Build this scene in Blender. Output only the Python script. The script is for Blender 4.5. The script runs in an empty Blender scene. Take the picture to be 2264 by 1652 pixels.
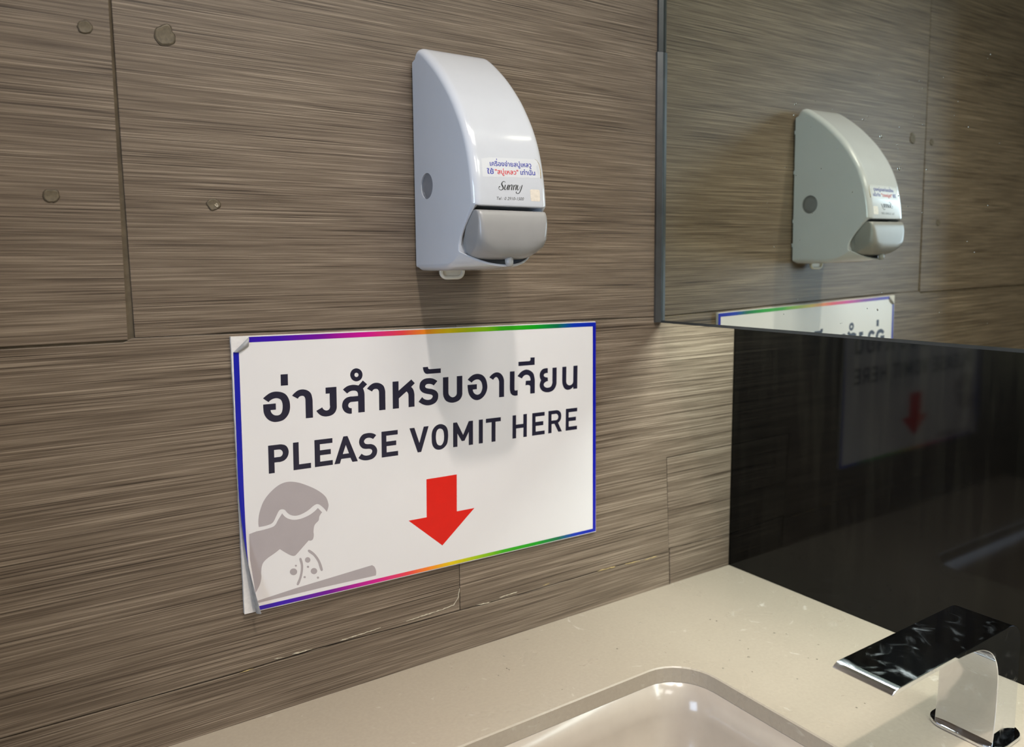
import bpy, bmesh, math, random
from mathutils import Vector, Matrix, geometry, noise

# ------------------------------------------------------------------ camera, world, light, exposure
# metres; tiled wall is the plane y = 0, black wall is x = 0, counter top is z = 0
scene = bpy.context.scene
COL = scene.collection
random.seed(7)
CAM = Vector((-0.97736, -0.83154, 0.5))
ROWS = ((0.83418, -0.55145, -0.00763), (0.0671, 0.08774, 0.99388), (0.5474, 0.82958, -0.1102))
cam_data = bpy.data.cameras.new('camera')
cam = bpy.data.objects.new('camera', cam_data)
COL.objects.link(cam)
r_, u_, f_ = (Vector(v).normalized() for v in ROWS)
mw = Matrix.Identity(4)
for i in range(3):
    mw[i][0], mw[i][1], mw[i][2], mw[i][3] = r_[i], u_[i], -f_[i], CAM[i]
cam.matrix_world = mw
cam_data.sensor_width = 36.0
cam_data.sensor_fit = 'HORIZONTAL'
cam_data.lens = 1703.0 / 2264.0 * 36.0
cam_data.shift_y = -54.0 / 2264.0
cam_data.clip_start = 0.01
cam_data.dof.use_dof = True
cam_data.dof.focus_distance = 0.87
cam_data.dof.aperture_fstop = 5.0
scene.camera = cam

world = bpy.data.worlds.new('world')
scene.world = world
world.use_nodes = True
world.node_tree.nodes['Background'].inputs['Color'].default_value = (0.55, 0.55, 0.6, 1)
world.node_tree.nodes['Background'].inputs['Strength'].default_value = 0.02

KEY_POWER, PANEL_POWER, FAR_POWER, WINDOW_POWER, STRIP_POWER = 7.0, 6.5, 10.0, 26.0, 6.2     # watts
KEY_LOC = (-0.72, -0.79, 1.735)
scene.view_settings.view_transform = 'Standard'
scene.view_settings.look = 'None'
scene.view_settings.exposure = -0.12
scene.view_settings.gamma = 1.0
scene.view_settings.use_curve_mapping = False
scene.cycles.use_denoising = True
scene.cycles.max_bounces = 10
scene.cycles.diffuse_bounces = 5
scene.cycles.glossy_bounces = 6
scene.cycles.sample_clamp_indirect = 4.0
scene.cycles.caustics_reflective = True
scene.cycles.blur_glossy = 0.3


# ------------------------------------------------------------------ helpers
def tag(o, label=None, category=None, group=None, kind=None):
    for k, v in (('label', label), ('category', category), ('group', group), ('kind', kind)):
        if v:
            o[k] = v
    return o


def empty(name, loc):
    o = bpy.data.objects.new(name, None)
    o.empty_display_size = 0.05
    COL.objects.link(o)
    o.location = loc
    return o


def mesh_obj(name, verts, faces, mat, parent=None, smooth=False, origin=None):
    """verts in world metres; stored relative to parent (or origin)"""
    base = Vector(origin) if origin is not None else (parent_world(parent) if parent else Vector((0, 0, 0)))
    me = bpy.data.meshes.new(name)
    me.from_pydata([tuple(Vector(v) - base) for v in verts], [], faces)
    me.update()
    bm = bmesh.new(); bm.from_mesh(me)
    bmesh.ops.recalc_face_normals(bm, faces=bm.faces)
    bm.to_mesh(me); bm.free()
    if smooth:
        for p in me.polygons:
            p.use_smooth = True
    me.materials.append(mat)
    o = bpy.data.objects.new(name, me)
    COL.objects.link(o)
    if parent:
        o.parent = parent
        if origin is not None:
            o.location = base - parent_world(parent)
    else:
        o.location = base
    return o


def parent_world(p):
    v = Vector((0, 0, 0))
    while p:
        v += p.location
        p = p.parent
    return v


def flip(o):
    o.data.flip_normals()
    return o


def box_vf(x0, x1, y0, y1, z0, z1):
    v = [(x0, y0, z0), (x1, y0, z0), (x1, y1, z0), (x0, y1, z0), (x0, y0, z1), (x1, y0, z1), (x1, y1, z1), (x0, y1, z1)]
    f = [(0, 3, 2, 1), (4, 5, 6, 7), (0, 1, 5, 4), (1, 2, 6, 5), (2, 3, 7, 6), (3, 0, 4, 7)]
    return v, f


def box(name, x0, x1, y0, y1, z0, z1, mat, parent=None, bevel=0, origin=None):
    v, f = box_vf(x0, x1, y0, y1, z0, z1)
    if origin is None and parent is None:
        origin = ((x0 + x1) / 2, (y0 + y1) / 2, z0)
    o = mesh_obj(name, v, f, mat, parent, origin=origin)
    if bevel:
        add_bevel(o, bevel)
    return o


def add_bevel(o, w, seg=2, angle=40):
    m = o.modifiers.new('bevel', 'BEVEL')
    m.width = w; m.segments = seg; m.limit_method = 'ANGLE'; m.angle_limit = math.radians(angle)
    return o


def smooth_by_angle(o, ang=40):
    for p in o.data.polygons:
        p.use_smooth = True
    o.data.set_sharp_from_angle(angle=math.radians(ang))
    return o


def prism(name, poly, y0, y1, mat, parent=None, bevel=0, axis='y', origin=None, to3=None):
    """polygon (a, b) pairs extruded along an axis"""
    if to3 is None:
        to3 = {'y': lambda a, b, t: (a, t, b), 'x': lambda a, b, t: (t, a, b), 'z': lambda a, b, t: (a, b, t)}[axis]
    n = len(poly)
    v = [to3(a, b, y0) for a, b in poly] + [to3(a, b, y1) for a, b in poly]
    f = [tuple(range(n)), tuple(range(2 * n - 1, n - 1, -1))] + [(i, (i + 1) % n, n + (i + 1) % n, n + i) for i in range(n)]
    o = mesh_obj(name, v, f, mat, parent, origin=origin)
    if bevel:
        add_bevel(o, bevel)
    return o


def tube(path, rad, n=8, closed=False):
    """verts, faces of a tube along 3D points; rad scalar or list"""
    V, F = [], []
    P = [Vector(p) for p in path]
    m = len(P)
    up = Vector((0.123, 0.456, 0.88)).normalized()
    for i, p in enumerate(P):
        a = P[(i - 1) % m] if (closed or i) else P[i]
        b = P[(i + 1) % m] if (closed or i < m - 1) else P[i]
        t = (b - a).normalized()
        s = t.cross(up).normalized(); q = s.cross(t)
        r = rad[i] if isinstance(rad, (list, tuple)) else rad
        for j in range(n):
            an = 2 * math.pi * j / n
            V.append(p + s * (r * math.cos(an)) + q * (r * math.sin(an)))
    for i in range(m if closed else m - 1):
        for j in range(n):
            k = (i + 1) % m
            F.append((i * n + j, i * n + (j + 1) % n, k * n + (j + 1) % n, k * n + j))
    if not closed:
        F.append(tuple(range(n))); F.append(tuple(range((m - 1) * n, m * n)))
    return V, F


def curve_pts(tokens, seg=5):
    """'x,y' corner or 'x,ys' smooth point -> sampled closed outline"""
    pts = []
    for w in tokens.split():
        s = w.endswith('s'); a, b = w.rstrip('s').split(',')
        pts.append((Vector((float(a), float(b))), s))
    out = []; n = len(pts)
    for i in range(n):
        p0, s0 = pts[i]; p1, s1 = pts[(i + 1) % n]
        if not s0 and not s1:
            out.append(p0); continue
        pm, pn = pts[i - 1][0], pts[(i + 2) % n][0]
        L = (p1 - p0).length
        t0 = ((p1 - pm).normalized() * L) if s0 else None
        t1 = ((pn - p0).normalized() * L) if s1 else None
        if t0 is None: t0 = 2 * (p1 - p0) - t1 if t1 is not None else p1 - p0
        if t1 is None: t1 = 2 * (p1 - p0) - t0
        t0 = t0.normalized() * L; t1 = t1.normalized() * L
        for k in range(seg):
            t = k / seg
            out.append((2*t**3 - 3*t**2 + 1) * p0 + (t**3 - 2*t**2 + t) * t0 + (-2*t**3 + 3*t**2) * p1 + (t**3 - t**2) * t1)
    return out


def fill(loops):
    """loops of 2D points, first outer then holes -> verts, tris"""
    vl = [[Vector((p[0], p[1], 0)) for p in lp] for lp in loops]
    tris = geometry.tessellate_polygon(vl)
    flat = [p for lp in vl for p in lp]
    return [(p.x, p.y) for p in flat], [tuple(t) for t in tris]


# ------------------------------------------------------------------ materials
def srgb(r, g, b):
    c = lambda x: x / 12.92 if x <= 0.04045 else ((x + 0.055) / 1.055) ** 2.4
    return (c(r / 255), c(g / 255), c(b / 255), 1)


def new_mat(name):
    m = bpy.data.materials.new(name); m.use_nodes = True
    nt = m.node_tree
    return m, nt, nt.nodes['Principled BSDF']


def simple(name, col, rough=0.5, metal=0.0, spec=0.5, coat=0.0, vary=0.0, scale=40, trans=0.0, sss=0.0):
    m, nt, b = new_mat(name)
    b.inputs['Roughness'].default_value = rough
    b.inputs['Metallic'].default_value = metal
    b.inputs['Specular IOR Level'].default_value = spec
    b.inputs['Coat Weight'].default_value = coat
    b.inputs['Coat Roughness'].default_value = 0.05
    b.inputs['Transmission Weight'].default_value = trans
    b.inputs['Subsurface Weight'].default_value = sss
    b.inputs['Subsurface Radius'].default_value = (0.01, 0.008, 0.007)
    tc = nt.nodes.new('ShaderNodeTexCoord')
    n = nt.nodes.new('ShaderNodeTexNoise'); n.inputs['Scale'].default_value = scale; n.inputs['Detail'].default_value = 4
    nt.links.new(tc.outputs['Object'], n.inputs['Vector'])
    r = nt.nodes.new('ShaderNodeValToRGB')
    r.color_ramp.elements[0].position = 0.3; r.color_ramp.elements[1].position = 0.7
    r.color_ramp.elements[0].color = tuple(c * (1 - vary) for c in col[:3]) + (1,)
    r.color_ramp.elements[1].color = tuple(min(1, c * (1 + vary)) for c in col[:3]) + (1,)
    nt.links.new(n.outputs['Fac'], r.inputs['Fac'])
    nt.links.new(r.outputs['Color'], b.inputs['Base Color'])
    return m


def tile_material():
    m, nt, b = new_mat('streaked_tile')
    N, Lk = nt.nodes.new, nt.links.new
    tc = N('ShaderNodeTexCoord'); oi = N('ShaderNodeObjectInfo')
    off = N('ShaderNodeVectorMath'); off.operation = 'SCALE'; off.inputs[0].default_value = (3.7, 5.1, 9.3)
    Lk(oi.outputs['Random'], off.inputs['Scale'])
    add = N('ShaderNodeVectorMath'); add.operation = 'ADD'
    Lk(tc.outputs['Object'], add.inputs[0]); Lk(off.outputs[0], add.inputs[1])

    def streak(sx, sz, rot, detail, rough, dist=0.0):
        mp = N('ShaderNodeMapping'); mp.inputs['Scale'].default_value = (sx, 1.0, sz); mp.inputs['Rotation'].default_value = (0, rot, 0)
        Lk(add.outputs[0], mp.inputs['Vector'])
        n = N('ShaderNodeTexNoise'); n.inputs['Scale'].default_value = 1; n.inputs['Detail'].default_value = detail
        n.inputs['Roughness'].default_value = rough; n.inputs['Distortion'].default_value = dist
        Lk(mp.outputs[0], n.inputs['Vector'])
        return n.outputs['Fac']
    a = streak(7.0, 560, 0.010, 2, 0.6)
    c = streak(12, 1500, -0.008, 3, 0.75)
    d = streak(2.4, 150, 0.016, 3, 0.6, 0.15)
    e = streak(1.1, 14, 0.02, 2, 0.5)
    hl = streak(4.2, 1250, 0.006, 1, 0.5)
    hd = streak(5.0, 1000, 0.014, 1, 0.5)

    def mad(x, k, y):
        q = N('ShaderNodeMath'); q.operation = 'MULTIPLY_ADD'; q.inputs[1].default_value = k
        Lk(x, q.inputs[0])
        if isinstance(y, float): q.inputs[2].default_value = y
        else: Lk(y, q.inputs[2])
        return q.outputs[0]

    def hair(x, lo, hi):
        q = N('ShaderNodeMapRange'); q.inputs['From Min'].default_value = lo; q.inputs['From Max'].default_value = hi
        Lk(x, q.inputs['Value'])
        return q.outputs[0]
    s = mad(e, 0.12, 0.09); s = mad(d, 0.15, s); s = mad(c, 0.46, s); s = mad(a, 0.42, s)   # mean about 0.665
    s = mad(hair(hl, 0.57, 0.66), 0.15, s); s = mad(hair(hd, 0.575, 0.67), -0.17, s)
    r = N('ShaderNodeValToRGB'); cr = r.color_ramp
    cr.elements[0].position = 0.46; cr.elements[0].color = (0.050, 0.035, 0.023, 1)
    cr.elements[1].position = 0.86; cr.elements[1].color = (0.36, 0.283, 0.205, 1)
    k = cr.elements.new(0.60); k.color = (0.132, 0.096, 0.066, 1)
    k = cr.elements.new(0.70); k.color = (0.194, 0.146, 0.103, 1)
    Lk(s, r.inputs['Fac'])
    Lk(r.outputs['Color'], b.inputs['Base Color'])
    b.inputs['Roughness'].default_value = 0.42
    b.inputs['Specular IOR Level'].default_value = 0.4
    bp = N('ShaderNodeBump'); bp.inputs['Strength'].default_value = 0.25; bp.inputs['Distance'].default_value = 0.0006
    Lk(s, bp.inputs['Height']); Lk(bp.outputs[0], b.inputs['Normal'])
    return m


def counter_material():
    m, nt, b = new_mat('polished_quartz')
    N, Lk = nt.nodes.new, nt.links.new
    tc = N('ShaderNodeTexCoord')
    n1 = N('ShaderNodeTexNoise'); n1.inputs['Scale'].default_value = 260; n1.inputs['Detail'].default_value = 3
    n2 = N('ShaderNodeTexNoise'); n2.inputs['Scale'].default_value = 9; n2.inputs['Detail'].default_value = 4; n2.inputs['Distortion'].default_value = 1.5
    vo = N('ShaderNodeTexNoise'); vo.inputs['Scale'].default_value = 24; vo.inputs['Detail'].default_value = 6; vo.inputs['Distortion'].default_value = 2.5
    for n in (n1, n2, vo): Lk(tc.outputs['Object'], n.inputs['Vector'])
    mx = N('ShaderNodeMix'); mx.data_type = 'RGBA'
    mx.inputs[6].default_value = (0.335, 0.280, 0.212, 1); mx.inputs[7].default_value = (0.40, 0.337, 0.258, 1)
    Lk(n1.outputs['Fac'], mx.inputs[0])
    rp = N('ShaderNodeValToRGB'); rp.color_ramp.elements[0].position = 0.66; rp.color_ramp.elements[1].position = 0.8
    Lk(vo.outputs['Fac'], rp.inputs['Fac'])
    m2 = N('ShaderNodeMix'); m2.data_type = 'RGBA'; m2.inputs[7].default_value = (0.54, 0.49, 0.41, 1)
    Lk(rp.outputs['Color'], m2.inputs[0]); Lk(mx.outputs[2], m2.inputs[6]); Lk(m2.outputs[2], b.inputs['Base Color'])
    rr = N('ShaderNodeMapRange'); rr.inputs['To Min'].default_value = 0.2; rr.inputs['To Max'].default_value = 0.42
    Lk(n2.outputs['Fac'], rr.inputs['Value']); Lk(rr.outputs[0], b.inputs['Roughness'])
    return m


def black_glass_material():
    m, nt, b = new_mat('black_glass')
    N, Lk = nt.nodes.new, nt.links.new
    tc = N('ShaderNodeTexCoord')
    mp = N('ShaderNodeMapping'); mp.inputs['Scale'].default_value = (1, 60, 5)
    n = N('ShaderNodeTexNoise'); n.inputs['Scale'].default_value = 1.0; n.inputs['Detail'].default_value = 5
    Lk(tc.outputs['Object'], mp.inputs['Vector']); Lk(mp.outputs[0], n.inputs['Vector'])
    r = N('ShaderNodeValToRGB')
    r.color_ramp.elements[0].position = 0.45; r.color_ramp.elements[0].color = (0.0015, 0.0015, 0.0014, 1)
    r.color_ramp.elements[1].position = 0.8; r.color_ramp.elements[1].color = (0.006, 0.0055, 0.004, 1)
    Lk(n.outputs['Fac'], r.inputs['Fac']); Lk(r.outputs['Color'], b.inputs['Base Color'])
    b.inputs['Roughness'].default_value = 0.06
    b.inputs['Specular IOR Level'].default_value = 0.30
    return m


def gradient_material():
    m, nt, b = new_mat('rainbow_print')
    at = nt.nodes.new('ShaderNodeAttribute'); at.attribute_name = 'across'
    r = nt.nodes.new('ShaderNodeValToRGB'); cr = r.color_ramp
    stops = [(0.0, (34, 10, 165)), (0.10, (62, 6, 168)), (0.2, (120, 0, 148)), (0.31, (212, 8, 140)), (0.40, (240, 66, 72)),
             (0.455, (252, 136, 30)), (0.52, (232, 196, 0)), (0.60, (158, 194, 10)), (0.68, (58, 172, 14)), (0.79, (6, 158, 22)),
             (0.865, (0, 108, 70)), (0.92, (0, 48, 176)), (1.0, (4, 30, 170))]
    cr.elements[0].position = 0; cr.elements[0].color = srgb(*stops[0][1])
    cr.elements[1].position = 1; cr.elements[1].color = srgb(*stops[-1][1])
    for p, c in stops[1:-1]:
        e = cr.elements.new(p); e.color = srgb(*c)
    nt.links.new(at.outputs['Fac'], r.inputs['Fac']); nt.links.new(r.outputs['Color'], b.inputs['Base Color'])
    b.inputs['Roughness'].default_value = 0.35
    return m


def chrome_material():
    m, nt, b = new_mat('chrome')
    N, Lk = nt.nodes.new, nt.links.new
    tc = N('ShaderNodeTexCoord')
    n = N('ShaderNodeTexNoise'); n.inputs['Scale'].default_value = 38; n.inputs['Detail'].default_value = 6; n.inputs['Distortion'].default_value = 1.2
    Lk(tc.outputs['Object'], n.inputs['Vector'])
    rr = N('ShaderNodeValToRGB'); rr.color_ramp.elements[0].position = 0.52; rr.color_ramp.elements[0].color = (0.03,) * 3 + (1,)
    rr.color_ramp.elements[1].position = 0.78; rr.color_ramp.elements[1].color = (0.4,) * 3 + (1,)
    Lk(n.outputs['Fac'], rr.inputs['Fac']); Lk(rr.outputs['Color'], b.inputs['Roughness'])
    b.inputs['Base Color'].default_value = (0.78, 0.8, 0.84, 1); b.inputs['Metallic'].default_value = 1
    return m


def emission(name, col, s):
    m = bpy.data.materials.new(name); m.use_nodes = True
    nt = m.node_tree; nt.nodes.clear()
    e = nt.nodes.new('ShaderNodeEmission'); o = nt.nodes.new('ShaderNodeOutputMaterial')
    e.inputs[0].default_value = col; e.inputs[1].default_value = s
    nt.links.new(e.outputs[0], o.inputs[0])
    return m


MAT = dict(
    tile=tile_material(),
    grout=simple('brown_grout', (0.115, 0.088, 0.055, 1), 0.9, vary=0.25, scale=90),
    counter=counter_material(),
    black=black_glass_material(),
    mirror=simple('silvered_glass', (0.76, 0.80, 0.70, 1), 0.012, 1.0),
    alu=simple('brushed_aluminium', (0.15, 0.155, 0.155, 1), 0.35, 0.85, vary=0.1),
    alu_dark=simple('dark_aluminium', (0.09, 0.095, 0.09, 1), 0.3, 0.7, vary=0.1),
    white_plastic=simple('white_plastic', (0.545, 0.55, 0.57, 1), 0.13, spec=0.5, coat=0.3, vary=0.01),
    cream_plastic=simple('cream_plastic', (0.70, 0.67, 0.58, 1), 0.35, vary=0.03),
    grey_plastic=simple('grey_plastic', (0.28, 0.268, 0.255, 1), 0.3, spec=0.4, vary=0.03),
    window_plastic=simple('smoked_window', (0.20, 0.20, 0.21, 1), 0.25, vary=0.04),
    dark=simple('dark_cavity', (0.02, 0.018, 0.016, 1), 0.8, vary=0.1),
    clear=simple('clear_nozzle', (0.6, 0.58, 0.55, 1), 0.2, trans=0.4),
    paper=simple('white_print', (0.81, 0.775, 0.755, 1), 0.32, vary=0.012, scale=14),
    board=simple('white_foam_board', (0.80, 0.76, 0.72, 1), 0.7, vary=0.05, scale=300),
    backing=simple('grey_adhesive_back', (0.33, 0.325, 0.32, 1), 0.25, spec=0.6, vary=0.15, scale=120),
    navy=simple('navy_print', srgb(34, 32, 52), 0.35, vary=0.05),
    red=simple('red_print', srgb(224, 20, 4), 0.35, vary=0.03),
    blue=simple('blue_print', srgb(14, 22, 165), 0.35, vary=0.03),
    greyprint=simple('grey_print', srgb(176, 166, 166), 0.35, vary=0.02),
    rainbow=gradient_material(),
    sticker=simple('sticker_film', (0.59, 0.59, 0.595, 1), 0.25, vary=0.01),
    sticker_aged=simple('aged_sticker_film', (0.68, 0.60, 0.50, 1), 0.4, vary=0.08, scale=400),
    ink_blue=simple('sticker_blue_ink', srgb(40, 44, 150), 0.5),
    ink_red=simple('sticker_red_ink', srgb(205, 40, 50), 0.5),
    ink_black=simple('black_ink', srgb(28, 28, 28), 0.5),
    ink_grey=simple('grey_ink', srgb(80, 80, 80), 0.5),
    glue=simple('dried_glue', (0.135, 0.104, 0.062, 1), 0.55, vary=0.25, scale=260),
    glue_rim=simple('dried_glue_rim', (0.075, 0.055, 0.03, 1), 0.6, vary=0.2, scale=300),
    caulk=simple('dirty_caulk', (0.42, 0.36, 0.26, 1), 0.7, vary=0.3, scale=400),
    caulk_ochre=simple('ochre_caulk', (0.40, 0.29, 0.12, 1), 0.7, vary=0.3, scale=400),
    ceramic=simple('beige_ceramic', (0.42, 0.355, 0.285, 1), 0.15, vary=0.03),
    chrome=chrome_material(),
    plaster=simple('white_plaster', (0.62, 0.6, 0.56, 1), 0.9, vary=0.02),
    far_wall=simple('brown_far_wall', (0.17, 0.14, 0.11, 1), 0.6, vary=0.1, scale=8),
    floor=simple('grey_floor_tile', (0.16, 0.145, 0.13, 1), 0.4, vary=0.1, scale=12),
    water=simple('water', (1, 1, 1, 1), 0.0, trans=1.0),
    lamp_glow=emission('lamp_glow', (1.0, 0.95, 0.88, 1), 25),
    panel_glow=emission('panel_glow', (0.92, 0.95, 1.0, 1), 3),
    window_glow=emission('frosted_fill_glow', (0.62, 0.78, 1.0, 1), 4),  # glow of the added window, cool side fill
    strip_glow=emission('strip_glow', (0.9, 1.0, 0.95, 1), 3),
    frame_white=simple('white_lamp_frame', (0.7, 0.7, 0.7, 1), 0.4),
)
MAT['water'].node_tree.nodes['Principled BSDF'].inputs['IOR'].default_value = 1.33


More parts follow.
